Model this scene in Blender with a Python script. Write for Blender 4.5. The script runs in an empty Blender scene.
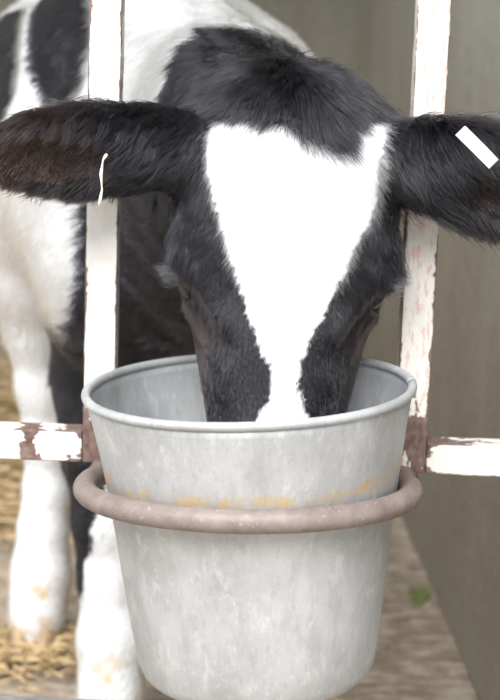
import bpy, bmesh, math, random
import numpy as np
from mathutils import Vector, Matrix

rng = np.random.default_rng(7)
random.seed(7)
scene = bpy.context.scene
COL = scene.collection

# ------------------------------------------------------------------ camera
F_PX, PITCH, ROLL, CAM_H = 1700.0, math.radians(11.5), math.radians(2.0), 0.90
cam_d = bpy.data.cameras.new('camera')
cam = bpy.data.objects.new('camera', cam_d)
COL.objects.link(cam)
RM = Matrix.Rotation(math.pi / 2 - PITCH, 3, 'X') @ Matrix.Rotation(ROLL, 3, 'Z')
cam.matrix_world = Matrix.Translation((0, 0, CAM_H)) @ RM.to_4x4()
cam_d.sensor_fit = 'HORIZONTAL'
cam_d.sensor_width = 36.0
cam_d.lens = 36.0 * F_PX / 500.0
cam_d.clip_start = 0.05
cam_d.dof.use_dof = True
cam_d.dof.focus_distance = 1.47
cam_d.dof.aperture_fstop = 9.0
scene.camera = cam

# ------------------------------------------------------------------ light: overcast sky, open side of the pen behind the camera
world = bpy.data.worlds.new('sky')
scene.world = world
world.use_nodes = True
wn = world.node_tree
wn.nodes.clear()
w_out = wn.nodes.new('ShaderNodeOutputWorld')
w_bg = wn.nodes.new('ShaderNodeBackground')
w_bg.inputs['Color'].default_value = (0.90, 0.955, 1.0, 1)
w_bg.inputs['Strength'].default_value = 0.95
wn.links.new(w_bg.outputs[0], w_out.inputs[0])
sun_d = bpy.data.lights.new('hazy_sun', 'SUN')
sun_d.energy = 4.3
sun_d.angle = math.radians(40)
sun_d.color = (1.0, 0.985, 0.965)
sun = bpy.data.objects.new('hazy_sun', sun_d)
COL.objects.link(sun)
sun.rotation_euler = (math.radians(42), 0, math.radians(-14))
sun.location = (0, -1, 3)

vs = scene.view_settings
vs.view_transform = 'Standard'
vs.look = 'None'
vs.gamma = 1.0
vs.use_curve_mapping = False
vs.exposure = 0.45

# ------------------------------------------------------------------ helpers
CAMP = Vector((0, 0, CAM_H))
def ray(px, py):
    return RM @ Vector(((px - 250) / F_PX, (350 - py) / F_PX, -1.0))
def at(px, py, Y):
    d = ray(px, py)
    return CAMP + d * (Y / d.y)
def floor_at(px, py, z=0.0):
    d = ray(px, py)
    return CAMP + d * ((z - CAM_H) / d.z)

def link(name, me, mat=None, parent=None):
    o = bpy.data.objects.new(name, me)
    COL.objects.link(o)
    if mat is not None and me is not None:
        me.materials.append(mat)
    if parent is not None:
        o.parent = parent
    return o
def tag(o, label=None, cat=None, group=None, kind=None):
    if label: o['label'] = label
    if cat: o['category'] = cat
    if group: o['group'] = group
    if kind: o['kind'] = kind
    return o
def empty(name, loc):
    o = bpy.data.objects.new(name, None)
    COL.objects.link(o)
    o.location = loc
    o.empty_display_size = 0.05
    return o
def bm_mesh(name, bm, smooth=False):
    me = bpy.data.meshes.new(name)
    bmesh.ops.recalc_face_normals(bm, faces=bm.faces)
    bm.to_mesh(me); bm.free()
    if smooth:
        me.shade_smooth()
    return me
def box_mesh(name, sx, sy, sz, bevel=0.0, centre=(0, 0, 0), seg=2, cuts=0):
    bm = bmesh.new()
    bmesh.ops.create_cube(bm, size=1.0)
    bmesh.ops.scale(bm, vec=(sx, sy, sz), verts=bm.verts)
    if bevel:
        bmesh.ops.bevel(bm, geom=bm.edges[:], offset=bevel, segments=seg, affect='EDGES', profile=0.6)
    bmesh.ops.translate(bm, vec=centre, verts=bm.verts)
    return bm_mesh(name, bm, smooth=False)
def tube_mesh(name, pts, radii, n=10, closed_ends=True):
    pts = [Vector(p) for p in pts]
    bm = bmesh.new()
    rings = []
    t0 = (pts[1] - pts[0]).normalized()
    up = Vector((0, 0, 1)) if abs(t0.z) < 0.9 else Vector((1, 0, 0))
    a = t0.cross(up).normalized()
    for i, p in enumerate(pts):
        t = (pts[min(i + 1, len(pts) - 1)] - pts[max(i - 1, 0)]).normalized()
        a = (a - t * a.dot(t)).normalized()
        b = t.cross(a)
        r = radii[i] if hasattr(radii, '__len__') else radii
        rings.append([bm.verts.new(p + (a * math.cos(k * 2 * math.pi / n) + b * math.sin(k * 2 * math.pi / n)) * r) for k in range(n)])
    for i in range(len(rings) - 1):
        for k in range(n):
            bm.faces.new((rings[i][k], rings[i][(k + 1) % n], rings[i + 1][(k + 1) % n], rings[i + 1][k]))
    if closed_ends:
        bm.faces.new(rings[0]); bm.faces.new(rings[-1])
    return bm_mesh(name, bm, smooth=True)
def lathe_mesh(name, prof, n=96):
    bm = bmesh.new()
    rings = []
    for r, z in prof:
        if r < 1e-6:
            rings.append([bm.verts.new((0, 0, z))])
        else:
            rings.append([bm.verts.new((r * math.cos(k * 2 * math.pi / n), r * math.sin(k * 2 * math.pi / n), z)) for k in range(n)])
    for A, B in zip(rings, rings[1:]):
        for k in range(n):
            k2 = (k + 1) % n
            if len(A) == 1 and len(B) == 1: continue
            if len(A) == 1: bm.faces.new((A[0], B[k], B[k2]))
            elif len(B) == 1: bm.faces.new((A[k], A[k2], B[0]))
            else: bm.faces.new((A[k], A[k2], B[k2], B[k]))
    return bm_mesh(name, bm, smooth=True)

# ------------------------------------------------------------------ material helpers
class NT:
    def __init__(s, name):
        s.m = bpy.data.materials.new(name); s.m.use_nodes = True
        s.t = s.m.node_tree; s.t.nodes.clear()
        s.out = s.n('OutputMaterial'); s.p = s.n('BsdfPrincipled')
        s.l(s.p.outputs[0], s.out.inputs[0])
    def n(s, kind, **kw):
        x = s.t.nodes.new('ShaderNode' + kind)
        for k, v in kw.items(): setattr(x, k, v)
        return x
    def l(s, a, b): s.t.links.new(a, b)
    def coord(s, scale=(1, 1, 1), which='Object', loc=(0, 0, 0)):
        tc = s.n('TexCoord'); mp = s.n('Mapping')
        mp.inputs['Scale'].default_value = scale; mp.inputs['Location'].default_value = loc
        s.l(tc.outputs[which], mp.inputs[0]); return mp.outputs[0]
    def noise(s, vec, scale=5, detail=4, rough=0.55, dist=0.0):
        x = s.n('TexNoise'); x.inputs['Scale'].default_value = scale; x.inputs['Detail'].default_value = detail
        x.inputs['Roughness'].default_value = rough; x.inputs['Distortion'].default_value = dist
        s.l(vec, x.inputs['Vector']); return x.outputs[0]
    def voronoi(s, vec, scale=5, out='Distance', feature='F1'):
        x = s.n('TexVoronoi', feature=feature); x.inputs['Scale'].default_value = scale
        s.l(vec, x.inputs['Vector']); return x.outputs[out]
    def ramp(s, fac, stops, interp='LINEAR'):
        x = s.n('ValToRGB'); x.color_ramp.interpolation = interp
        el = x.color_ramp.elements
        while len(el) < len(stops): el.new(0.5)
        for e, (pos, c) in zip(el, stops):
            e.position = pos
            e.color = (c, c, c, 1) if isinstance(c, (int, float)) else (*c, 1)
        s.l(fac, x.inputs[0]); return x.outputs[0]
    def mix(s, fac, a, b, mode='MIX'):
        x = s.n('Mix', data_type='RGBA', blend_type=mode)
        for sock, v in ((x.inputs[0], fac), (x.inputs[6], a), (x.inputs[7], b)):
            if isinstance(v, (int, float)): sock.default_value = v
            elif isinstance(v, tuple): sock.default_value = (*v, 1)
            else: s.l(v, sock)
        return x.outputs[2]
    def math(s, op, a, b=None, c=None):
        x = s.n('Math', operation=op)
        for i, v in enumerate((a, b, c)):
            if v is None: continue
            if isinstance(v, (int, float)): x.inputs[i].default_value = v
            else: s.l(v, x.inputs[i])
        return x.outputs[0]
    def sep(s, vec):
        x = s.n('SeparateXYZ'); s.l(vec, x.inputs[0]); return x.outputs
    def bump(s, h, strength=0.3, dist=0.01):
        x = s.n('Bump'); x.inputs['Strength'].default_value = strength; x.inputs['Distance'].default_value = dist
        s.l(h, x.inputs['Height']); s.l(x.outputs[0], s.p.inputs['Normal'])
    def set(s, **kw):
        for k, v in kw.items():
            sock = s.p.inputs[k.replace('_', ' ')]
            if isinstance(v, tuple): sock.default_value = (*v, 1)
            elif isinstance(v, (int, float)): sock.default_value = v
            else: s.l(v, sock)

def concrete_wall():
    t = NT('stained_concrete')
    v = t.coord()
    streak = t.noise(t.coord((4, 4, 1.1)), 1.0, 5, 0.6)
    blot = t.noise(v, 2.2, 5, 0.6)
    fine = t.noise(v, 60, 4, 0.6)
    c = t.ramp(streak, [(0.3, (0.265, 0.245, 0.195)), (0.55, (0.335, 0.322, 0.272)), (0.75, (0.39, 0.38, 0.335))])
    c = t.mix(t.ramp(blot, [(0.35, 0.0), (0.75, 0.6)]), c, (0.30, 0.265, 0.19))
    rust = t.noise(t.coord((9, 9, 2.2), loc=(3, 1, 0)), 1.0, 4, 0.55)
    c = t.mix(t.ramp(rust, [(0.62, 0.0), (0.74, 0.55)]), c, (0.22, 0.15, 0.09))
    low = t.math('SUBTRACT', 1.0, t.math('DIVIDE', t.sep(v)[2], 0.75))
    low = t.math('ADD', low, t.math('MULTIPLY', t.math('SUBTRACT', t.noise(t.coord((3, 3, 2)), 2.0, 5, 0.65), 0.5), 1.6))
    c = t.mix(t.ramp(low, [(0.05, 0.0), (0.8, 0.75)]), c, (0.215, 0.165, 0.105))
    c = t.mix(0.25, c, t.ramp(fine, [(0.3, (0.2, 0.19, 0.16)), (0.7, (0.5, 0.49, 0.45))]))
    t.set(Base_Color=c, Roughness=0.9)
    t.bump(t.math('ADD', fine, streak), 0.25, 0.006)
    return t.m
def concrete_floor():
    t = NT('dirty_concrete_floor')
    v = t.coord()
    a = t.noise(v, 6, 6, 0.65); b = t.noise(t.coord((1, 2.2, 1)), 22, 5, 0.7); f = t.noise(v, 120, 3)
    c = t.ramp(a, [(0.32, (0.20, 0.155, 0.11)), (0.5, (0.30, 0.24, 0.18)), (0.68, (0.40, 0.34, 0.27))])
    c = t.mix(t.ramp(b, [(0.48, 0.0), (0.60, 0.85)]), c, (0.50, 0.44, 0.365))
    c = t.mix(t.ramp(b, [(0.30, 0.7), (0.44, 0.0)]), c, (0.15, 0.11, 0.075))
    t.set(Base_Color=c, Roughness=0.95)
    t.bump(t.math('ADD', b, t.math('MULTIPLY', f, 0.4)), 0.6, 0.012)
    return t.m
def flaky_paint(name, hx, hz, rust_end=None, seed=0.0, edge=0.5, base=0.0, pink=0.0):
    """White paint flaking from a rusty bar; local X across, local Z along; rust_end = local Z bands that lost their paint."""
    t = NT(name)
    tc = t.n('TexCoord')
    co = tc.outputs['Object']
    x, y, z = t.sep(co)
    v = t.coord((1, 1, 0.6), loc=(seed, seed, seed))
    n1 = t.noise(v, 42, 5, 0.6); n2 = t.noise(v, 140, 3, 0.6); n3 = t.noise(v, 9, 2, 0.5)
    ex = t.math('DIVIDE', t.math('ABSOLUTE', x), hx)
    ey = t.math('DIVIDE', t.math('ABSOLUTE', y), hx)
    e = t.math('MINIMUM', ex, ey)                                     # 1 on an edge between two faces
    e = t.math('POWER', e, 5.0)
    val = t.math('ADD', t.math('MULTIPLY', n1, 0.62), t.math('MULTIPLY', n2, 0.22))
    val = t.math('ADD', val, t.math('MULTIPLY', e, edge * 0.22))
    val = t.math('ADD', val, t.math('MULTIPLY', n3, 0.12))
    # the sides towards the gap have lost most of their paint
    val = t.math('ADD', val, t.math('MULTIPLY', t.math('GREATER_THAN', ex, 0.93), 0.09))
    if rust_end:
        for c0, w in rust_end:
            band = t.math('SUBTRACT', 1.0, t.math('DIVIDE', t.math('ABSOLUTE', t.math('SUBTRACT', z, c0)), w))
            val = t.math('ADD', val, t.math('MULTIPLY', t.math('MAXIMUM', band, 0.0), 0.22))
    val = t.math('ADD', val, base)
    m = t.ramp(val, [(0.565, 0.0), (0.575, 1.0)])
    paint = t.mix(t.ramp(n2, [(0.4, 0.0), (0.75, 0.35)]), (0.76, 0.75, 0.72), (0.62, 0.53, 0.46))
    if pink:
        n4 = t.noise(t.coord((1, 1, 0.3), loc=(1, 2, 3)), 210, 4, 0.7)
        paint = t.mix(t.ramp(n4, [(0.50, 0.0), (0.60, pink)]), paint, (0.62, 0.38, 0.33))
    rust = t.ramp(n2, [(0.3, (0.09, 0.05, 0.04)), (0.55, (0.175, 0.115, 0.098)), (0.8, (0.27, 0.205, 0.18))])
    t.set(Base_Color=t.mix(m, paint, rust), Roughness=t.ramp(m, [(0, 0.45), (1, 0.85)]))
    t.bump(t.math('SUBTRACT', t.math('MULTIPLY', n2, 0.2), m), 0.5, 0.0012)
    return t.m
def galvanised(zr):
    t = NT('galvanised_steel')
    tc = t.n('TexCoord'); co = tc.outputs['Object']
    x, y, z = t.sep(co)
    drip = t.noise(t.coord((75, 75, 9)), 1.0, 5, 0.65)
    smear = t.noise(t.coord((1, 1, 0.8)), 11, 6, 0.7)
    fine = t.noise(t.coord((1, 1, 0.35)), 260, 3, 0.6)
    blot = t.noise(t.coord((1, 1, 0.6), loc=(2, 0, 1)), 55, 6, 0.75)
    c = t.ramp(smear, [(0.3, (0.38, 0.39, 0.40)), (0.5, (0.48, 0.495, 0.51)), (0.7, (0.57, 0.585, 0.60))])
    c = t.mix(t.ramp(drip, [(0.36, 0.4), (0.50, 0.0)]), c, (0.38, 0.385, 0.39))
    c = t.mix(t.ramp(blot, [(0.54, 0.0), (0.66, 0.6)]), c, (0.66, 0.665, 0.67))
    c = t.mix(t.ramp(blot, [(0.30, 0.55), (0.42, 0.0)]), c, (0.36, 0.345, 0.32))
    c = t.mix(t.ramp(fine, [(0.62, 0.0), (0.72, 0.32)]), c, (0.76, 0.765, 0.77))
    c = t.mix(t.ramp(fine, [(0.30, 0.35), (0.42, 0.0)]), c, (0.33, 0.325, 0.315))
    # dried orange feed just above the ring, on the outside
    band = t.math('SUBTRACT', 1.0, t.math('DIVIDE', t.math('ABSOLUTE', t.math('SUBTRACT', z, zr)), 0.011))
    band = t.math('MAXIMUM', band, 0.0)
    on = t.math('MULTIPLY', band, t.ramp(t.noise(t.coord((1, 1, 2.2)), 42, 6, 0.8), [(0.45, 0.0), (0.58, 1.0)]))
    c = t.mix(t.math('MULTIPLY', on, 0.8), c, (0.66, 0.43, 0.13))
    t.set(Base_Color=c, Metallic=0.4, Roughness=t.ramp(smear, [(0.3, 0.42), (0.7, 0.62)]))
    t.bump(t.math('ADD', t.math('MULTIPLY', drip, 0.5), t.math('MULTIPLY', fine, 0.3)), 0.22, 0.0015)
    return t.m
def ring_paint():
    t = NT('worn_brown_steel')
    v = t.coord()
    a = t.noise(v, 60, 4, 0.6); b = t.noise(v, 260, 3, 0.6)
    c = t.ramp(a, [(0.3, (0.185, 0.14, 0.125)), (0.5, (0.23, 0.185, 0.17)), (0.75, (0.285, 0.24, 0.22))])
    c = t.mix(t.ramp(b, [(0.64, 0.0), (0.74, 0.6)]), c, (0.55, 0.50, 0.46))
    t.set(Base_Color=c, Roughness=0.55, Metallic=0.1)
    t.bump(b, 0.3, 0.001)
    return t.m
def plain(name, col, rough=0.7, var=0.25, scale=60, **kw):
    t = NT(name)
    n = t.noise(t.coord(), scale, 4, 0.6)
    d = tuple(x * (1 - var) for x in col); e = tuple(min(1, x * (1 + var)) for x in col)
    t.set(Base_Color=t.ramp(n, [(0.3, d), (0.7, e)]), Roughness=rough, **kw)
    return t.m
def attr_mat(name, rough, spec, sheen=0.0):
    t = NT(name)
    a = t.n('Attribute', attribute_name='coat')
    t.set(Base_Color=a.outputs['Color'], Roughness=rough)
    t.p.inputs['Specular IOR Level'].default_value = spec
    return t.m

M_WALL = concrete_wall(); M_FLOOR = concrete_floor(); M_RING = ring_paint()
M_SKIN = attr_mat('calf_skin', 0.7, 0.3)
def hair_mat():
    t = NT('calf_hair')
    a = t.n('Attribute', attribute_name='coat')
    h = t.n('BsdfHairPrincipled', parametrization='COLOR')
    t.l(a.outputs['Color'], h.inputs['Color'])
    h.inputs['Roughness'].default_value = 0.24
    h.inputs['IOR'].default_value = 1.40
    h.inputs['Radial Roughness'].default_value = 0.30
    h.inputs['Coat'].default_value = 0.0
    h.inputs['Random Roughness'].default_value = 0.3
    t.l(h.outputs[0], t.out.inputs[0])
    return t.m
M_HAIR = hair_mat()
M_EYE = plain('calf_eye', (0.012, 0.010, 0.010), 0.05, 0.1)
M_HOOF = plain('hoof_horn', (0.34, 0.24, 0.14), 0.6, 0.35, 40)
M_STRAW = plain('straw_yellow', (0.46, 0.335, 0.18), 0.8, 0.4, 30)
M_STRAW_PALE = plain('pale_straw', (0.78, 0.72, 0.62), 0.6, 0.15, 90)
M_TAG = plain('ear_tag_white', (0.88, 0.90, 0.88), 0.4, 0.04)
M_MOSS = plain('moss_green', (0.15, 0.17, 0.06), 0.9, 0.4, 70)

# ------------------------------------------------------------------ setting
wa = floor_at(480, 700); wb = floor_at(391, 492)
wdir = (wb - wa).normalized(); wnorm = Vector((wdir.y, -wdir.x, 0))        # wall runs back along wdir, wnorm points into the wall
BACK_Y = 4.15
def on_wall(Y): return wa + wdir * ((Y - wa.y) / wdir.y)
def slab(name, poly, z0, z1, mat):
    bm = bmesh.new()
    lo = [bm.verts.new((p[0], p[1], z0)) for p in poly]; hi = [bm.verts.new((p[0], p[1], z1)) for p in poly]
    bm.faces.new(lo); bm.faces.new(hi)
    for i in range(len(poly)):
        j = (i + 1) % len(poly); bm.faces.new((lo[i], lo[j], hi[j], hi[i]))
    return tag(link(name, bm_mesh(name, bm), mat), kind='structure')
p0, p1 = on_wall(1.3), on_wall(BACK_Y)
slab('wall_right', [p0, p1, p1 + wnorm * 0.12, p0 + wnorm * 0.12], 0.0, 2.3, M_WALL)
slab('wall_back', [(-2.6, BACK_Y), (p1.x + 0.12, BACK_Y), (p1.x + 0.12, BACK_Y + 0.12), (-2.6, BACK_Y + 0.12)], 0.0, 2.3, M_WALL)
slab('shade_roof', [(-2.6, 1.95), (on_wall(1.95).x + 0.12, 1.95), (p1.x + 0.12, BACK_Y + 0.12), (-2.6, BACK_Y + 0.12)], 2.3, 2.36, M_WALL)  # unseen roof, added and sized to shade the back wall
# floor: gently uneven
bm = bmesh.new()
NX, NY = 90, 130
gv = {}
for i in range(NX + 1):
    for j in range(NY + 1):
        x = -2.6 + 4.6 * i / NX; y = -1.5 + (BACK_Y + 0.1 + 1.5) * j / NY
        z = -0.004 + 0.003 * math.sin(7 * x + 2.3 * y) * math.cos(5 * y - x) + 0.002 * math.sin(23 * x) * math.sin(19 * y + x * 4)
        gv[i, j] = bm.verts.new((x, y, z))
for i in range(NX):
    for j in range(NY):
        bm.faces.new((gv[i, j], gv[i + 1, j], gv[i + 1, j + 1], gv[i, j + 1]))
tag(link('floor', bm_mesh('floor', bm, True), M_FLOOR), kind='structure')
slab('sky_block_ground', [(-14, -16), (14, -16), (14, 12), (-14, 12)], -0.12, -0.02, M_FLOOR)  # unseen ground, added to block sky light from below the horizon

# ------------------------------------------------------------------ feeding frame
YB = 1.605                       # front face of the bars
BW = 0.031                      # square bar
frame = empty('feeding_frame', (-0.14, YB + BW / 2, 0.0))
tag(frame, 'white flaking metal feeding frame with rusty joints and a brown bucket ring', 'metal frame')
cross_l = at(40, 447, YB); cross_r = at(465, 459, YB)
ZC = (cross_l.z + cross_r.z) / 2
barl = at(101, 250, YB).x + 0.0005; barr = at(421.5, 250, YB).x
fx, fy = frame.location.x, frame.location.y
# local materials: Z runs along each bar
def bar(name, length, mat, loc, along='Z', w=BW):
    me = box_mesh(name, w, w, length, 0.0022)
    o = link(name, me, mat, frame)
    o.location = Vector(loc) - frame.location
    if along == 'X': o.rotation_euler = (0, math.pi / 2, 0)
    return o
top = 1.32
zl0 = ZC - BW / 2
LB = top - zl0
mid = (top + zl0) / 2
paint_l = flaky_paint('flaking_paint_left', BW / 2, LB / 2, [(-LB / 2 + 0.02, 0.055)], 1.7, 1.0, -0.07)
paint_r = flaky_paint('flaking_paint_right', BW / 2, LB / 2, [(-LB / 2 + 0.03, 0.10)], 5.2, 0.7, -0.085, pink=0.75)
bar('upright_bar', LB, paint_l, (barl, fy, mid))
bar('upright_bar', LB, paint_r, (barr, fy, mid))
xr_end = on_wall(YB).x - 0.004
cl0, cl1 = -1.05, barl - BW / 2 - 0.0005
cr0, cr1 = barr + BW / 2 + 0.0005, xr_end
pl = flaky_paint('flaking_paint_crossbar', BW / 2, 1, [((cl1 - cl0) / 2, 0.035), ((cl1 - cl0) / 2 - 0.052, 0.02)], 8.1, 0.35, -0.085)
pr = flaky_paint('flaking_paint_crossbar_end', BW / 2, 1, [(-(cr1 - cr0) / 2, 0.03)], 3.3, 0.35, -0.085)
bar('crossbar', cl1 - cl0, pl, ((cl0 + cl1) / 2, fy, ZC), 'X')
bar('crossbar', cr1 - cr0, pr, ((cr0 + cr1) / 2, fy, ZC), 'X')
zlow = at(70, 710, YB).z - BW / 2
plow = plain('grey_rail_steel', (0.22, 0.22, 0.23), 0.6, 0.3)
bar('lower_rail', xr_end + 1.05, plow, ((xr_end - 1.05) / 2, fy, zlow), 'X')
bar('upper_rail', xr_end + 1.05, paint_r, ((xr_end - 1.05) / 2, fy, top + BW / 2), 'X')
bar('end_post', top - 0.002, plow, (-1.05 - BW / 2, fy, top / 2))
# ring that carries the bucket, welded to the two uprights
RING_R, RING_T = 0.1490, 0.0105
rc = at(248, 487, 1.5)
tilt = math.radians(5.0); side = math.radians(-1.4)
ring_rot = Matrix.Rotation(side, 3, 'Y') @ Matrix.Rotation(-tilt, 3, 'X')
ra = math.asin(0.072 / RING_R)
pts = []
for k in range(97):
    a = math.pi - ra + (math.pi + 2 * ra) * k / 96
    pts.append(ring_rot @ Vector((RING_R * math.cos(a), RING_R * math.sin(a), 0)) + rc - frame.location)
for e, s in ((0, -1), (-1, 1)):                # the ends run straight back to the uprights
    p = pts[e]; q = Vector(((barl if s < 0 else barr) - fx, YB - fy, p.z - 0.012))
    mid_ = [p.lerp(q, t) for t in (0.35, 0.7, 1.0)]
    pts = list(reversed(mid_)) + pts if s < 0 else pts + mid_
ring = link('bucket_ring', tube_mesh('bucket_ring', pts, RING_T, 18), M_RING, frame)
ring['label'] = 'brown worn round steel ring'
for s, bx in ((-1, barl), (1, barr)):          # short rusty plates from bar foot to ring
    e = pts[0] if s < 0 else pts[-1]
    zt = ZC - BW / 2 + 0.006; zb_ = (e + frame.location).z - 0.004
    g = link('weld_plate', box_mesh('weld_plate', 0.020, 0.012, max(0.012, zt - zb_), 0.002), M_RING, frame)
    g.location = Vector((bx - s * 0.004, YB + 0.006, (zt + zb_) / 2)) - frame.location

# ------------------------------------------------------------------ bucket
RIMC = at(249, 384.5, 1.5)
BH = 0.272
prof_out = [(0.0, 0.012), (0.094, 0.012), (0.097, 0.0), (0.101, 0.0), (0.1065, 0.005), (0.110, 0.013), (0.1135, 0.032), (0.1205, 0.084), (0.1270, 0.138),
            (0.1335, 0.185), (0.1380, 0.213), (0.1420, 0.236), (0.1460, 0.258), (0.1473, BH - 0.004)]
prof_in = [(0.1453, BH - 0.004), (0.1445, 0.258), (0.1405, 0.236), (0.1365, 0.213), (0.132, 0.185), (0.1255, 0.138), (0.119, 0.084), (0.112, 0.032), (0.106, 0.016), (0.0, 0.016)]
bdir = (Matrix.Rotation(math.radians(-3.6), 3, 'Y') @ Matrix.Rotation(math.radians(0.0), 3, 'X'))
bucket = empty('bucket', RIMC - bdir @ Vector((0, 0, BH)))
bucket.rotation_euler = bdir.to_euler()
tag(bucket, 'dented grey galvanised metal bucket held in the brown ring', 'bucket')
M_GALV = galvanised(0.199)
body = link('bucket_body', lathe_mesh('bucket_body', prof_out + prof_in, 128), M_GALV, bucket)
# slight dents so the sheet is not a perfect cone
co = np.empty(len(body.data.vertices) * 3); body.data.vertices.foreach_get('co', co); co = co.reshape(-1, 3)
an = np.arctan2(co[:, 1], co[:, 0]); rr = np.hypot(co[:, 0], co[:, 1])
k = 1 + (0.006 * np.sin(3 * an + 0.6) + 0.004 * np.sin(5 * an + 9 * co[:, 2]) + 0.003 * np.sin(9 * an - 30 * co[:, 2])) * np.clip(co[:, 2] / BH, 0, 1) * np.clip((BH - co[:, 2]) / 0.05, 0, 1)
co[:, 0] *= k; co[:, 1] *= k
body.data.vertices.foreach_set('co', co.ravel())
rp = []
for i in range(129):
    a = i * 2 * math.pi / 128
    rp.append(Vector((0.1473 * math.cos(a), 0.1473 * math.sin(a), BH - 0.003 + 0.0006 * math.sin(3 * a))))
link('rolled_rim', tube_mesh('rolled_rim', rp, 0.0042, 12), M_GALV, bucket)
for s in (-1, 1):                         # riveted handle lugs just under the rim
    lug = link('handle_lug', box_mesh('handle_lug', 0.004, 0.022, 0.026, 0.0018), M_GALV, bucket)
    aa = 0.42 if s > 0 else math.pi - 0.42
    lug.location = (0.1490 * math.cos(aa), 0.1490 * math.sin(aa), BH - 0.012); lug.rotation_euler = (0, 0, aa)

# ------------------------------------------------------------------ calf: one continuous skin from a distance field
H = 0.005
LO = np.array([-0.62, 1.36, -0.02]); HI = np.array([0.36, 3.36, 1.06])
NG = np.ceil((HI - LO) / H).astype(int) + 1
D = np.full(NG, 1.0, np.float32)
AX = [(LO[i] + H * np.arange(NG[i])).astype(np.float32) for i in range(3)]
def sub(lo, hi):
    i0 = np.clip(np.floor((np.array(lo) - LO) / H).astype(int), 0, NG); i1 = np.clip(np.ceil((np.array(hi) - LO) / H).astype(int) + 1, 0, NG)
    s = tuple(slice(a, b) for a, b in zip(i0, i1))
    return s, AX[0][s[0]][:, None, None], AX[1][s[1]][None, :, None], AX[2][s[2]][None, None, :]
def blend(s, d, k, op='+'):
    a = D[s]
    if op == '+':
        h = np.maximum(k - np.abs(a - d), 0) / k
        D[s] = np.minimum(a, d) - h * h * k * 0.25
    else:
        d = -d
        h = np.maximum(k - np.abs(a - d), 0) / k
        D[s] = np.maximum(a, d) + h * h * k * 0.25
def cone(a, ra, b, rb, k=0.03, op='+'):
    a = np.array(a, float); b = np.array(b, float); R = max(ra, rb) + k + 0.02
    s, X, Y, Z = sub(np.minimum(a, b) - R, np.maximum(a, b) + R)
    if D[s].size == 0: return
    d = b - a; L2 = float(d @ d) + 1e-9
    t = np.clip(((X - a[0]) * d[0] + (Y - a[1]) * d[1] + (Z - a[2]) * d[2]) / L2, 0, 1)
    q = np.sqrt((X - a[0] - t * d[0]) ** 2 + (Y - a[1] - t * d[1]) ** 2 + (Z - a[2] - t * d[2]) ** 2) - (ra + (rb - ra) * t)
    blend(s, q.astype(np.float32), k, op)
def chain(pts, rs, k=0.03):
    for i in range(len(pts) - 1): cone(pts[i], rs[i], pts[i + 1], rs[i + 1], k)
def ell(c, r, k=0.03, basis=None, op='+'):
    c = np.array(c, float); r = np.array(r, float); R = r.max() + k + 0.02
    s, X, Y, Z = sub(c - R, c + R)
    if D[s].size == 0: return
    if basis is None: basis = np.eye(3)
    q = [(X - c[0]) * basis[i][0] + (Y - c[1]) * basis[i][1] + (Z - c[2]) * basis[i][2] for i in range(3)]
    k0 = np.sqrt(sum((q[i] / r[i]) ** 2 for i in range(3))); k1 = np.sqrt(sum((q[i] / r[i] ** 2) ** 2 for i in range(3))) + 1e-6
    blend(s, (k0 * (k0 - 1) / k1).astype(np.float32), k, op)

# --- head frame: w down the face, n out of the face, u to the picture's right
POLL = np.array(at(293, 98, 1.600)); MUZ = np.array(at(273, 462, 1.470))
hw = (MUZ - POLL) / np.linalg.norm(MUZ - POLL)
hu = np.array([1.0, 0.0, 0.0]); hu -= hw * (hu @ hw)
hu /= np.linalg.norm(hu)
hn = np.cross(hw, hu)
if hn[1] > 0: hn = -hn
HB = np.array([hu, hw, hn])
def hp(u, w, n): return POLL + hu * u + hw * w + hn * n

# trunk, running back from the withers a little to the left
ell((-0.150, 2.16, 0.715), (0.185, 0.23, 0.215), 0.08)
ell((-0.215, 2.52, 0.700), (0.225, 0.44, 0.235), 0.10)
ell((-0.270, 2.92, 0.745), (0.190, 0.26, 0.205), 0.10)
cone((-0.145, 2.10, 0.875), 0.070, (-0.20, 2.5, 0.865), 0.075, 0.08)
cone((-0.20, 2.5, 0.865), 0.075, (-0.275, 3.02, 0.900), 0.070, 0.08)
ell((-0.035, 2.10, 0.755), (0.125, 0.16, 0.135), 0.05)                      # left shoulder
ell((-0.120, 1.99, 0.600), (0.125, 0.14, 0.150), 0.09)                      # brisket
# neck
n0 = hp(0, 0.045, -0.085)
cone(n0, 0.084, (-0.015, 1.80, 0.725), 0.100, 0.04)
cone((-0.015, 1.80, 0.725), 0.100, (-0.115, 2.06, 0.735), 0.160, 0.05)
cone(hp(-0.01, 0.03, -0.065), 0.066, (-0.028, 1.77, 0.793), 0.066, 0.04)         # crest
cone((-0.028, 1.77, 0.793), 0.066, (-0.13, 2.10, 0.865), 0.075, 0.06)
cone(hp(0, 0.10, -0.12), 0.055, (-0.04, 1.86, 0.63), 0.085, 0.06)           # throat
cone((-0.04, 1.86, 0.63), 0.085, (-0.11, 1.99, 0.57), 0.11, 0.06)
# near fore leg (calf's left, stepped forward)
NL = [at(122, 300, 2.08), at(109, 385, 2.01), at(107, 450, 1.99), at(108, 520, 1.99), at(110, 575, 1.99), at(112, 640, 1.98), at(111, 690, 1.97)]
chain([tuple(p) for p in NL], [0.090, 0.062, 0.050, 0.038, 0.034, 0.037, 0.034], 0.03)
NFOOT = NL[-1].copy(); NFOOT.z = 0.035; NFOOT.y -= 0.015
cone(tuple(NL[-1]), 0.034, tuple(NFOOT), 0.034, 0.03)
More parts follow.
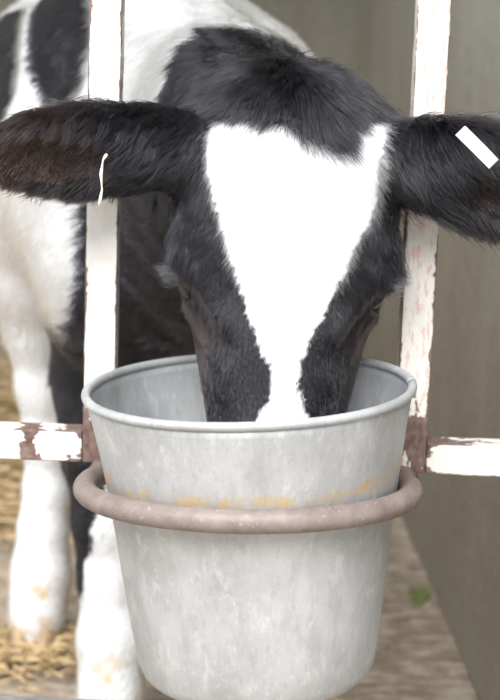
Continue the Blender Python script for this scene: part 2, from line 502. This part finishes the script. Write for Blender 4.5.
# far fore leg (calf's right, set back), white
FLg = [at(42, 215, 2.18), at(40, 275, 2.20), at(41, 330, 2.22), at(45, 385, 2.235), at(48, 440, 2.245), at(47, 490, 2.25), at(43, 530, 2.25), at(41, 572, 2.25), at(38, 608, 2.245), at(35, 632, 2.24)]
chain([tuple(p) for p in FLg], [0.085, 0.062, 0.043, 0.034, 0.0305, 0.027, 0.029, 0.0355, 0.033, 0.032], 0.03)
FFOOT = FLg[-1]
# hind legs, mostly behind the fore legs and the bucket
for sx in (-1, 1):
    hx = -0.265 + sx * 0.10
    tgt = [(hx + sx * 0.02, 2.93, 0.66), (hx + sx * 0.02, 2.84, 0.52), (hx, 2.98, 0.40), (hx, 3.03, 0.33), (hx, 2.97, 0.16), (hx, 2.96, 0.10), (hx, 2.93, 0.035)]
    if sx < 0: tgt = [(x + 0.05, y, z) for x, y, z in tgt]
    chain(tgt, [0.13, 0.085, 0.05, 0.036, 0.027, 0.033, 0.032], 0.05)
    HF = tgt[-1]
    if sx < 0: HFR = HF
    else: HFL = HF
# tail
chain([(-0.285, 3.13, 0.87), (-0.29, 3.20, 0.78), (-0.29, 3.21, 0.60), (-0.29, 3.20, 0.42)], [0.03, 0.020, 0.017, 0.025], 0.03)
# skull
ell(hp(0, 0.065, -0.045), (0.092, 0.085, 0.078), 0.04, HB)
ell(hp(0, 0.120, -0.022), (0.086, 0.105, 0.058), 0.03, HB)
ell(hp(0, 0.020, -0.030), (0.070, 0.045, 0.058), 0.04, HB)
for s in (-1, 1):
    cone(hp(s * 0.052, 0.085, -0.03), 0.045, hp(s * 0.060, 0.16, -0.028), 0.040, 0.03)       # brow
    cone(hp(s * 0.050, 0.165, -0.072), 0.042, hp(s * 0.029, 0.290, -0.042), 0.033, 0.03)      # cheek
    cone(hp(s * 0.040, 0.10, -0.11), 0.043, hp(s * 0.042, 0.150, -0.090), 0.040, 0.03)         # jaw angle
cone(hp(0, 0.14, -0.028), 0.062, hp(0, 0.235, -0.022), 0.051, 0.04)
cone(hp(0, 0.235, -0.022), 0.051, hp(0, 0.32, -0.022), 0.047, 0.03)
ell(hp(0, 0.345, -0.025), (0.057, 0.038, 0.047), 0.03, HB)
cone(hp(0, 0.22, -0.066), 0.034, hp(0, 0.345, -0.060), 0.028, 0.03)
for s in (-1, 1):
    ell(hp(s * 0.094, 0.174, -0.040), (0.022, 0.0155, 0.020), 0.008, HB, '-')                 # eye socket
    cone(hp(s * 0.070, 0.135, -0.022), 0.022, hp(s * 0.080, 0.158, -0.026), 0.017, 0.02)
    cone(hp(s * 0.081, 0.156, -0.020), 0.015, hp(s * 0.047, 0.222, 0.010), 0.011, 0.015)
    cone(hp(s * 0.090, 0.192, -0.012), 0.011, hp(s * 0.056, 0.245, 0.014), 0.008, 0.018, '-')     # brow ridge over the eye
    ell(hp(s * 0.030, 0.366, 0.014), (0.010, 0.012, 0.014), 0.008, HB, '-')                  # nostril
# ears: cupped leaves
def ear(base, tip, half_h, lean, thick=0.013):
    b = np.array(base); t = np.array(tip); ax = (t - b); L = np.linalg.norm(ax); ax = ax / L
    up = np.array([0, 0, 1.0]); up -= ax * (up @ ax); up /= np.linalg.norm(up)
    nn = np.cross(ax, up)
    if nn[1] > 0: nn = -nn
    up2 = up * math.cos(lean) + nn * math.sin(lean); nn2 = nn * math.cos(lean) - up * math.sin(lean)
    c = b + ax * L * 0.53
    B = np.array([ax, up2, nn2])
    ell(c, (L * 0.47, half_h, thick + 0.008), 0.02, B)
    ell(c + ax * L * 0.20 + nn2 * (thick + 0.009) - up2 * 0.002, (L * 0.27, half_h * 0.55, thick + 0.010), 0.010, B, '-')
    cone(b - ax * 0.012, 0.034, b + ax * L * 0.22, 0.026, 0.03)
    return b, ax, up2, nn2, L
EARL = ear(hp(-0.080, 0.046, -0.020), tuple(at(-14, 151, 1.500)), 0.043, 0.30)
EARR = ear(hp(0.084, 0.050, 0.0), tuple(at(560, 194, 1.495)), 0.049, 0.35)

def surface_nets(D):
    ins = D < 0
    n = np.zeros(tuple(np.array(D.shape) - 1), np.uint8)
    for i in (0, 1):
        for j in (0, 1):
            for k in (0, 1):
                n += ins[i:D.shape[0] - 1 + i, j:D.shape[1] - 1 + j, k:D.shape[2] - 1 + k]
    act = (n > 0) & (n < 8)
    C = np.argwhere(act)
    idx = np.full(act.shape, -1, np.int32); idx[act] = np.arange(len(C))
    P = np.zeros((len(C), 3)); cnt = np.zeros(len(C))
    for axis in range(3):
        o1, o2 = [a for a in range(3) if a != axis]
        for a in (0, 1):
            for b in (0, 1):
                p = C.copy(); p[:, o1] += a; p[:, o2] += b
                q = p.copy(); q[:, axis] += 1
                d0 = D[p[:, 0], p[:, 1], p[:, 2]]; d1 = D[q[:, 0], q[:, 1], q[:, 2]]
                m = (d0 < 0) != (d1 < 0)
                t = d0[m] / (d0[m] - d1[m])
                x = p[m].astype(float); x[:, axis] += t
                P[m] += x; cnt[m] += 1
    P = P / cnt[:, None] * H + LO
    quads = []
    for axis in range(3):
        o1, o2 = [a for a in range(3) if a != axis]
        sl0 = [slice(1, -1)] * 3; sl1 = [slice(1, -1)] * 3
        sl0[axis] = slice(0, -1); sl1[axis] = slice(1, None)
        A = ins[tuple(sl0)]; Bq = ins[tuple(sl1)]
        E = np.argwhere(A != Bq)
        if not len(E): continue
        fl = A[E[:, 0], E[:, 1], E[:, 2]]
        E = E + 1; E[:, axis] -= 1
        def cell(a, b):
            c = E.copy(); c[:, o1] += a; c[:, o2] += b
            return idx[c[:, 0], c[:, 1], c[:, 2]]
        q = np.stack([cell(-1, -1), cell(0, -1), cell(0, 0), cell(-1, 0)], 1)
        if axis == 1: fl = ~fl
        q[~fl] = q[~fl][:, ::-1]
        quads.append(q)
    return P, np.concatenate(quads)
V, Q = surface_nets(D)
del D

# --- smooth the skin a little (umbrella operator on the quad graph)
def smooth(V, Q, it=2, lam=0.5):
    e = np.concatenate([Q[:, [0, 1]], Q[:, [1, 2]], Q[:, [2, 3]], Q[:, [3, 0]]])
    for _ in range(it):
        acc = np.zeros_like(V); c = np.zeros(len(V))
        for i, j in ((0, 1), (1, 0)):
            for ax in range(3): acc[:, ax] += np.bincount(e[:, i], V[e[:, j], ax], len(V))
            c += np.bincount(e[:, i], minlength=len(V))
        V = V + lam * (acc / np.maximum(c, 1)[:, None] - V)
    return V
V = smooth(V, Q, 3, 0.5)

# ------------------------------------------------------------------ coat pattern (in the animal's own space)
def wob(P, f, seed=0.0):
    x, y, z = P[:, 0] * f, P[:, 1] * f, P[:, 2] * f
    return (np.sin(x * 1.7 + y * 1.1 + seed) + np.sin(y * 2.3 - z * 1.9 + 1.3 + seed) + np.sin(z * 2.9 + x * 2.1 + 2.7 + seed) + 0.6 * np.sin(x * 5.1 - z * 4.3 + y * 3.7 + seed)) / 3.6
def to_head(P):
    d = P - POLL
    return d @ hu, d @ hw, d @ hn
blaze_px = [(204, 142), (218, 131), (236, 129), (262, 138), (285, 139), (305, 144), (320, 152), (336, 153), (344, 146), (350, 136), (364, 133), (378, 133), (389, 138), (386, 165), (382, 196), (372, 222), (361, 243),
            (352, 262), (340, 281), (329, 304), (318, 326), (308, 345), (301, 362), (298, 384), (306, 406), (312, 440), (250, 440), (258, 408), (269, 398), (271, 380),
            (266, 358), (258, 341), (250, 318), (241, 292), (231, 262), (221, 232), (212, 200), (205, 172)]
def face_uw(px, py, n0):
    d = np.array(ray(px, py)); o = np.array(CAMP) - POLL
    t = (n0 - o @ hn) / (d @ hn)
    p = o + d * t
    return p @ hu, p @ hw
blaze = np.array([face_uw(292 + (x - 292) * (0.955 if y < 250 else 0.97), y - 14 * max(0, (190 - y) / 50), 0.035) for x, y in blaze_px])
def in_poly(u, w, poly):
    r = np.zeros(len(u), bool)
    j = len(poly) - 1
    for i in range(len(poly)):
        xi, yi = poly[i]; xj, yj = poly[j]
        c = ((yi > w) != (yj > w)) & (u < (xj - xi) * (w - yi) / (yj - yi + 1e-12) + xi)
        r ^= c; j = i
    return r
NLa = np.array([tuple(p) for p in NL])
def leg_x(z): return np.interp(z, NLa[::-1, 2], NLa[::-1, 0])
def is_white(P):
    u, w, n = to_head(P)
    x, y, z = P[:, 0], P[:, 1], P[:, 2]
    wb1 = wob(P, 18) * 0.02; wb2 = wob(P, 45, 2) * 0.008
    head = (n > -0.05) & (w > -0.05) & (np.abs(u) < 0.12) & (w < 0.42)
    jit = wob(P, 120, 1.0) * 0.0022
    white = head & in_poly(u + jit, w + wob(P, 150, 4.0) * 0.002, blaze) & (n > -0.045)
    # body white behind the black neck
    black = np.zeros(len(P), bool)
    black |= (y < 1.752 + wb1 * 0.4 - 0.9 * np.clip(-0.05 - x, 0, 0.12) + 0.06 * np.clip((0.755 - z) / 0.08, 0, 1))                                                       # head and neck
    black |= (z < 0.735 + wb1 * 0.5) & (x > -0.185 - 0.22 * np.clip(0.60 - z, 0, 1) + wb2) & (y < 2.2)                   # chest
    lx = leg_x(z)
    near = (np.abs(x - lx) < 0.12) & (y < 2.12) & (z < 0.52)
    bound = np.interp(z, [0.19, 0.33, 0.38, 0.46], [-0.035, 0.000, 0.02, 0.2])
    near_black = near & (z > 0.185 + wb2) & (x - lx < bound + wb2)
    black = np.where(near, near_black, black)
    q = x + 0.18 * (z - 0.87)
    black |= (np.abs((q + 0.234) / 0.043) ** 2.5 + np.abs((y - 2.03) / 0.20) ** 3 + np.abs((z - 0.885) / 0.108) ** 2.5 + wb2 * 6 < 1) & (y < 2.3)
    black |= (np.abs((q + 0.347) / 0.054) ** 2.5 + np.abs((y - 2.14) / 0.25) ** 3 + np.abs((z - 0.828) / 0.078) ** 2.5 + wb2 * 6 < 1)
    black |= (y > 2.62 + wb1 * 2 - (x + 0.3) * 0.6 + (z - 0.85) * 0.5) & (z > 0.36 + wb1)
    body_white = ~black & (y > 1.72)
    return white | body_white
BLACK = np.array([0.0145, 0.0142, 0.0180]); WHITE = np.array([0.765, 0.775, 0.79]); BROWN = np.array([0.030, 0.0165, 0.0135])
def coat_colour(P, hair=False):
    wmask = is_white(P)
    u, w, n = to_head(P)
    c = np.where(wmask[:, None], WHITE, BLACK)
    # brownish tinge along the cheeks below the eyes and on the ear rims
    hd = (w > 0.10) & (w < 0.5) & (n > -0.25) & (np.abs(u) < 0.15)
    br = np.clip((np.abs(u) - 0.050) / 0.03, 0, 1) * np.clip((w - 0.17) / 0.05, 0, 1) * hd
    for E, am in ((EARL, 0.85), (EARR, 0.6)):
        d = P - E[0]; a = d @ E[1] / E[4]; nn = d @ E[3]
        br = np.maximum(br, am * np.clip((a - 0.42) / 0.3, 0, 1) * (np.abs(d @ E[2]) < 0.05) * (a < 1.2) * (np.abs(nn) < 0.05))
    br = br * (~wmask)
    c = c * (1 - br[:, None] * 0.55) + BROWN * br[:, None] * 0.55
    # dirt on the lower white legs
    dirt = wmask * np.clip((0.16 - P[:, 2]) / 0.06, 0, 1) * np.clip(wob(P, 60, 3) * 1.6 - 0.1, 0, 1) * 0.75
    c = c * (1 - dirt[:, None]) + np.array([0.58, 0.40, 0.20]) * dirt[:, None]
    # nose pad and lips are bare dark skin
    nose = (w > 0.355) & (np.abs(u) < 0.08) & (n > -0.1)
    c = np.where((nose & ~wmask)[:, None], np.array([0.06, 0.045, 0.045]), c)
    return c, wmask

calf = empty('calf', (-0.15, 2.12, 0.0))
tag(calf, 'black and white calf with a white blaze lowering its face into the bucket', 'calf')
OFF = np.array(calf.location)
me = bpy.data.meshes.new('calf_body')
me.vertices.add(len(V)); me.vertices.foreach_set('co', (V - OFF).ravel())
me.loops.add(len(Q) * 4); me.loops.foreach_set('vertex_index', Q.ravel().astype(np.int32))
me.polygons.add(len(Q)); me.polygons.foreach_set('loop_start', np.arange(0, len(Q) * 4, 4, dtype=np.int32))
me.update(calc_edges=True); me.validate()
me.shade_smooth()
cc, _ = coat_colour(V)
ca = me.color_attributes.new('coat', 'FLOAT_COLOR', 'POINT')
ca.data.foreach_set('color', np.hstack([cc, np.ones((len(V), 1))]).ravel().astype(np.float32))
link('calf_body', me, M_SKIN, calf)

# ------------------------------------------------------------------ hair
T = np.concatenate([Q[:, [0, 1, 2]], Q[:, [0, 2, 3]]])
A0, A1, A2 = V[T[:, 0]], V[T[:, 1]], V[T[:, 2]]
FN = np.cross(A1 - A0, A2 - A0); area = np.linalg.norm(FN, axis=1) * 0.5
FN = FN / (2 * area[:, None] + 1e-12)
# make normals point outwards: compare with smoothed vertex positions of the whole (volume sign)
if np.sum(np.einsum('ij,ij->i', A0, FN) * area) < 0: FN = -FN
VN = np.zeros_like(V)
for i in range(3):
    for ax in range(3): VN[:, ax] += np.bincount(T[:, i], FN[:, ax] * area, len(V))
VN /= np.linalg.norm(VN, axis=1)[:, None] + 1e-12
MC = (A0 + A1 + A2) / 3
hu_, hw_, hn_ = to_head(MC)
fore = MC[:, 1] < 1.80
facing = np.einsum('ij,ij->i', FN, MC - np.array(CAMP)) < 0.15
dens = np.where(fore, np.where(facing, 620e3, 160e3), np.where(facing, 230e3, 60e3))
dens = np.where((hw_ > 0.33) & fore, 60e3, dens)
dens = np.where((MC[:, 1] > 2.6) | (MC[:, 2] < 0.015), 30e3, dens)
prob = dens * area
N = int(prob.sum())
ti = rng.choice(len(T), N, p=prob / prob.sum())
r1 = np.sqrt(rng.random(N)); r2 = rng.random(N)
ba = 1 - r1; bb = r1 * (1 - r2); bc = r1 * r2
RP = A0[ti] * ba[:, None] + A1[ti] * bb[:, None] + A2[ti] * bc[:, None]
RN = VN[T[ti, 0]] * ba[:, None] + VN[T[ti, 1]] * bb[:, None] + VN[T[ti, 2]] * bc[:, None]
RN /= np.linalg.norm(RN, axis=1)[:, None] + 1e-12
u, w, n = to_head(RP)
# flow field
Fv = np.tile(np.array([-0.15, 0.75, -0.65]), (N, 1))                         # body: back and down
legm = RP[:, 2] < 0.45
Fv[legm] = np.array([0, 0.1, -1.0])
neck = (RP[:, 1] < 1.95) & (RP[:, 1] > 1.6)
Fv[neck] = np.array([0.0, 0.35, -0.6]) + np.outer(np.sign(RP[neck, 0] - 0.0), np.array([0.5, 0, 0])) * np.clip(np.abs(RP[neck, 0]) / 0.08, 0, 1)[:, None]
headm = (RP[:, 1] < 1.72) & (w > -0.06) & (w < 0.45) & (np.abs(u) < 0.135)
Fh = hw[None, :] * 0.75 + hu[None, :] * (np.sign(u) * np.clip(np.abs(u) / 0.05, 0, 1) * np.clip(1.15 - w / 0.3, 0.35, 1))[:, None] * 0.85
Fv[headm] = Fh[headm]
earm = np.zeros(N, bool); inner = np.zeros(N, bool)
for E in (EARL, EARR):
    d = RP - E[0]; a = d @ E[1]
    em = (a > 0.025) & (a < E[4] * 1.2) & (np.abs(d @ E[2]) < 0.075) & (np.abs(d @ E[3]) < 0.06) & (np.abs(u) > 0.095)
    Fe = E[1][None, :] * 0.7 + np.array([0, -0.05, -0.55])[None, :]
    Fv[em] = Fe
    earm |= em
    ce = E[0] + E[1] * E[4] * 0.73
    dd = RP - ce
    inner |= em & (((dd @ E[1]) / (E[4] * 0.27)) ** 2 + ((dd @ E[2]) / 0.026) ** 2 < 1) & (RN @ E[3] > 0.1)
# clump-scale swirl so the fur lies in tufts
sw = np.stack([wob(RP, 70, 0.3), wob(RP, 70, 5.1), wob(RP, 70, 9.7)], 1) * 0.40 + np.stack([wob(RP, 190, 1.3), wob(RP, 190, 6.1), wob(RP, 190, 3.7)], 1) * 0.28
pm = headm & (w < 0.05) | neck
Fv[pm] += np.stack([wob(RP[pm], 38, 2.2), wob(RP[pm], 38, 7.9), wob(RP[pm], 38, 4.4)], 1) * 0.75
Fv = Fv + sw + rng.normal(0, 0.15, (N, 3))
Ft = Fv - RN * np.einsum('ij,ij->i', Fv, RN)[:, None]
Ft /= np.linalg.norm(Ft, axis=1)[:, None] + 1e-9
length = np.full(N, 0.018)
length[neck] = 0.026
poll = headm & (w < 0.045)
length[headm] = 0.0095 + 0.004 * np.clip((0.10 - np.abs(w - 0.1)) / 0.1, 0, 1)[headm]
length[headm & (w > 0.20)] = 0.0075
length[poll] = 0.020 + 0.012 * np.clip((0.03 - w[poll]) / 0.04, 0, 1)
tuft = headm & (w < 0.055) & (np.abs(u - 0.026) < 0.026 - 0.25 * np.clip(w - 0.02, 0, 1)) & (w > 0.0)
length[tuft] = 0.036
brow_h = headm & (np.abs(u) > 0.045) & (w > 0.14) & (w < 0.225) & (n > -0.035)
length[brow_h] = 0.014
side_h = headm & (np.abs(u) > 0.075) & (w < 0.14)
length[side_h] = 0.020
length[earm] = 0.023
length[legm] = 0.010
dR = RP - EARR[0]
fringe = earm & (RP[:, 0] > 0) & (RP[:, 1] < EARR[0][1] + 0.02)
length[fringe] = 0.034
length *= rng.uniform(0.6, 1.2, N)
length[inner] = 0.007
guard = rng.random(N) < 0.07
length[guard] *= 1.5
lift = np.full(N, 0.38); lift[headm] = 0.33; lift[poll] = 0.45; lift[earm] = 0.42; lift[legm] = 0.25
lift = lift * rng.uniform(0.6, 1.35, N)
d0 = Ft * np.cos(lift)[:, None] + RN * np.sin(lift)[:, None]
d1 = Ft * np.cos(lift * 0.25)[:, None] + RN * np.sin(lift * 0.25)[:, None]
d1 = d1 + np.array([0, 0, -0.18]) + rng.normal(0, 0.10, (N, 3)); d1 /= np.linalg.norm(d1, axis=1)[:, None]
L = length[:, None]
root = RP - RN * 0.0008
pts4 = np.stack([root, root + d0 * L * 0.36, root + (d0 * 0.36 + (d0 + d1) * 0.5 * 0.33) * L, root + (d0 * 0.36 + (d0 + d1) * 0.5 * 0.33 + d1 * 0.31) * L], 1)
# hairs gather into little locks: tips drift towards the mean tip of their neighbours
cs = np.where(earm | poll | neck, 0.008, 0.005)
key = np.floor((RP + 0.004 * sw) / cs[:, None]).astype(np.int64)
key = key[:, 0] * 73856093 ^ key[:, 1] * 19349663 ^ key[:, 2] * 83492791
_, inv = np.unique(key, return_inverse=True)
cn = np.bincount(inv).astype(float)
for j, pull in ((1, 0.12), (2, 0.38), (3, 0.62)):
    for ax in range(3):
        mean = np.bincount(inv, pts4[:, j, ax]) / cn
        pts4[:, j, ax] += (mean[inv] - pts4[:, j, ax]) * pull * np.where(legm, 0.3, 0.8) * (~inner)
hc, hm = coat_colour(RP)
keep = np.ones(N, bool)                         # no hair on the eyeballs, none rooted where lids meet them
for s in (-1, 1):
    de = RP - hp(s * 0.088, 0.174, -0.038)
    keep &= ~((np.abs(de @ hu) < 0.03) & (((de @ hw) / 0.0125) ** 2 + ((de @ hn) / 0.018) ** 2 < 1))
hc[inner] = np.array([0.060, 0.036, 0.028])
hc = hc * rng.uniform(0.7, 1.3, (N, 1)); hc = np.clip(hc, 0, 0.9)
rad = np.where(RP[:, 1] < 1.80, 0.00026, 0.00036)
rad = np.where((earm | poll) & (RP[:, 1] < 1.8), 0.00031, rad)
rad[headm & (w > 0.16)] = 0.00021
rad4 = rad[:, None] * np.array([1.0, 0.95, 0.7, 0.2])[None, :]
# eyelashes
LP, LR, LC = [], [], []
for s in (-1, 1):
    for i in range(140):
        a = rng.uniform(-1, 1)
        b0 = hp(s * (0.089 + 0.006 * (1 - a * a)), 0.158 + 0.012 * a * a + rng.uniform(-.002, .002), -0.026 + 0.016 * a)
        dr = hu * s * 0.75 + hw * (0.30 + 0.15 * rng.normal()) + hn * (0.35 * a + 0.15 * rng.normal() + 0.15)
        dr /= np.linalg.norm(dr); l = rng.uniform(0.016, 0.028)
        LP.append([b0, b0 + dr * l * .4, b0 + dr * l * .72 + hw * .001, b0 + dr * l - hw * 0.001])
        LR.append(np.array([1, .9, .7, .3]) * 0.00024); LC.append(np.array([0.07, 0.075, 0.09]))
def curves_obj(name, P4, R4, C, mat, parent, off):
    n, k = P4.shape[:2]
    cd = bpy.data.hair_curves.new(name)
    cd.add_curves([k] * n)
    cd.attributes['position'].data.foreach_set('vector', (P4 - off).reshape(-1).astype(np.float32))
    ra_ = cd.attributes.get('radius') or cd.attributes.new('radius', 'FLOAT', 'POINT')
    ra_.data.foreach_set('value', R4.reshape(-1).astype(np.float32))
    co_ = cd.attributes.new('coat', 'FLOAT_COLOR', 'CURVE')
    co_.data.foreach_set('color', np.hstack([C, np.ones((n, 1))]).reshape(-1).astype(np.float32))
    cd.materials.append(mat)
    o = bpy.data.objects.new(name, cd); COL.objects.link(o); o.parent = parent
    return o
fur = curves_obj('fur', pts4[keep], rad4[keep], hc[keep], M_HAIR, calf, OFF); fur['kind'] = 'stuff'
lash = curves_obj('eyelashes', np.array(LP), np.array(LR), np.array(LC), M_HAIR, calf, OFF); lash['kind'] = 'stuff'

# eyes
for s in (-1, 1):
    bm = bmesh.new(); bmesh.ops.create_uvsphere(bm, u_segments=24, v_segments=16, radius=0.0165)
    for v in bm.verts:
        if v.co.z > 0.0145: v.co.z += 0.001
    e = link('eye', bm_mesh('eye', bm, True), M_EYE, calf)
    e.location = Vector(hp(s * 0.0800, 0.174, -0.040)) - calf.location
    e.rotation_euler = (0, s * math.pi / 2, 0)
# hooves: two claws each
def claw_mesh(sx):
    bm = bmesh.new(); n = 14; rings = []
    for zz, kx, ky, dy in ((0.050, 0.0150, 0.024, 0.008), (0.030, 0.0175, 0.029, 0.002), (0.010, 0.0185, 0.034, -0.004), (0.0, 0.0175, 0.035, -0.006)):
        rg = []
        for i in range(n):
            a = i * 2 * math.pi / n
            x = kx * math.cos(a); y = ky * math.sin(a) * (1.0 if math.sin(a) > 0 else 1.15)
            if x * sx < 0: x *= 0.7
            rg.append(bm.verts.new((x + sx * 0.0165, y + dy, zz)))
        rings.append(rg)
    for A, B in zip(rings, rings[1:]):
        for i in range(n): bm.faces.new((A[i], A[(i + 1) % n], B[(i + 1) % n], B[i]))
    bm.faces.new(rings[0]); bm.faces.new(rings[-1])
    return bm_mesh('hoof_claw', bm, True)
CLAW = {s: claw_mesh(s) for s in (-1, 1)}
for m_ in CLAW.values(): m_.materials.append(M_HOOF)
for p in (NFOOT, FFOOT, HFL, HFR):
    for s in (-1, 1):
        o = link('hoof_claw', CLAW[s], None, calf)
        o.location = Vector((p[0], p[1] - 0.012, 0.0)) - calf.location
# ear tag strap clipped on the right-hand ear
ta, tb_ = at(463, 133, 1.468), at(490, 160, 1.455)
tv = (tb_ - ta); tl = tv.length; tv.normalize()
bm = bmesh.new()
side_v = tv.cross(Vector((0, -1, 0))).normalized(); out_v = side_v.cross(tv).normalized()
if out_v.y > 0: out_v = -out_v
secs = [(-0.006, -0.010), (-0.002, -0.002), (0.004, 0.0), (tl * 0.5, 0.0015), (tl - 0.008, 0.0005), (tl - 0.003, -0.002), (tl + 0.003, -0.008)]
rings = []
for l_, o_ in secs:
    c = ta + tv * l_ + out_v * o_
    rings.append([bm.verts.new(c + side_v * sx * 0.0056 + out_v * so * 0.0007) for sx, so in ((-1, -1), (1, -1), (1, 1), (-1, 1))])
for A, B in zip(rings, rings[1:]):
    for i in range(4): bm.faces.new((A[i], A[(i + 1) % 4], B[(i + 1) % 4], B[i]))
bm.faces.new(rings[0]); bm.faces.new(rings[-1])
bmesh.ops.translate(bm, vec=-calf.location, verts=bm.verts)
tg = link('ear_tag', bm_mesh('ear_tag', bm), M_TAG, calf); tg['label'] = 'white strap ear tag'

# ------------------------------------------------------------------ small things
sp = [at(107, 154, 1.479), at(103, 160, 1.478), at(101, 174, 1.477), at(102, 190, 1.477), at(99, 206, 1.479)]
fine = []
for i in range(len(sp) - 1):
    for k in range(4): fine.append(sp[i].lerp(sp[i + 1], k / 4))
fine.append(sp[-1])
o0 = fine[-1].copy()
st = link('straw_stalk', tube_mesh('straw_stalk', [p - o0 for p in fine], [0.0011 + 0.0004 * math.sin(i) for i in range(len(fine))], 8), M_STRAW_PALE)
st.location = o0
tag(st, 'thin pale straw stalk stuck on the calf\'s ear over the left bar', 'straw')

def straw_bed(name, n, area_fn, label, zfn, lmin, lmax, mat, r=0.0013):
    vs_, fs_ = [], []
    for i in range(n):
        x, y = area_fn()
        z = zfn(x, y)
        a = random.uniform(0, math.pi * 2); l = random.uniform(lmin, lmax); el = random.gauss(0, 0.10)
        d = Vector((math.cos(a) * math.cos(el), math.sin(a) * math.cos(el), abs(math.sin(el)))); q = d.cross(Vector((0, 0, 1))).normalized() * r; up = Vector((0, 0, r))
        c = Vector((x, y, z))
        b = len(vs_)
        for e in (-0.5, 0.5):
            pnt = c + d * l * (e + 0.5)
            vs_ += [pnt + q, pnt - q, pnt + up * 1.6]
        fs_ += [(b, b + 1, b + 4, b + 3), (b + 1, b + 2, b + 5, b + 4), (b + 2, b, b + 3, b + 5), (b, b + 2, b + 1), (b + 3, b + 4, b + 5)]
    m_ = bpy.data.meshes.new(name); m_.from_pydata([tuple(v) for v in vs_], [], fs_); m_.update()
    return tag(link(name, m_, mat), label, 'straw', kind='stuff')
hoof_xy = Vector((FFOOT.x, FFOOT.y))
def around_hoof():
    a = random.uniform(0, 6.283); r = abs(random.gauss(0.055, 0.022))
    return hoof_xy.x + r * math.cos(a) * 1.05, hoof_xy.y - 0.02 + r * math.sin(a) * 0.9
straw_bed('trampled_straw', 380, around_hoof, 'trampled straw clump around the far white front hoof', lambda x, y: random.uniform(0.002, 0.034), 0.012, 0.045, M_STRAW, 0.0018)
def back_left():
    return random.uniform(-1.5, -0.40), random.uniform(2.75, 3.52)
def mound(x, y): return max(0.0, 0.22 * min(1, (y - 2.7) / 0.7)) * random.uniform(0.15, 1.0) * min(1, max(0.1, (-0.25 - x) / 0.4))
straw_bed('straw_bedding', 5200, back_left, 'yellow straw bedding heaped behind the calf at the left', mound, 0.05, 0.16, M_STRAW, 0.0022)
def anywhere():
    return random.uniform(-0.6, 0.2), random.uniform(1.9, 3.5)
straw_bed('loose_chaff', 420, anywhere, 'loose chaff and straw bits scattered over the concrete floor', lambda x, y: 0.001, 0.006, 0.045, M_STRAW, 0.0010)

mp = floor_at(419, 596)
bm = bmesh.new()
bmesh.ops.create_icosphere(bm, subdivisions=3, radius=1.0)
for v in bm.verts:
    a = math.atan2(v.co.y, v.co.x)
    k = 1 + 0.22 * math.sin(3 * a + 1) + 0.12 * math.sin(7 * a)
    v.co.x *= 0.017 * k; v.co.y *= 0.036 * k
    v.co.z = max(-0.1, v.co.z) * 0.008 * (1 + 0.5 * math.sin(300 * v.co.x) * math.sin(260 * v.co.y))
moss = link('moss_patch', bm_mesh('moss_patch', bm, True), M_MOSS)
moss.location = (mp.x, mp.y, 0.0)
tag(moss, 'small green moss patch on the floor beside the concrete wall', 'moss')
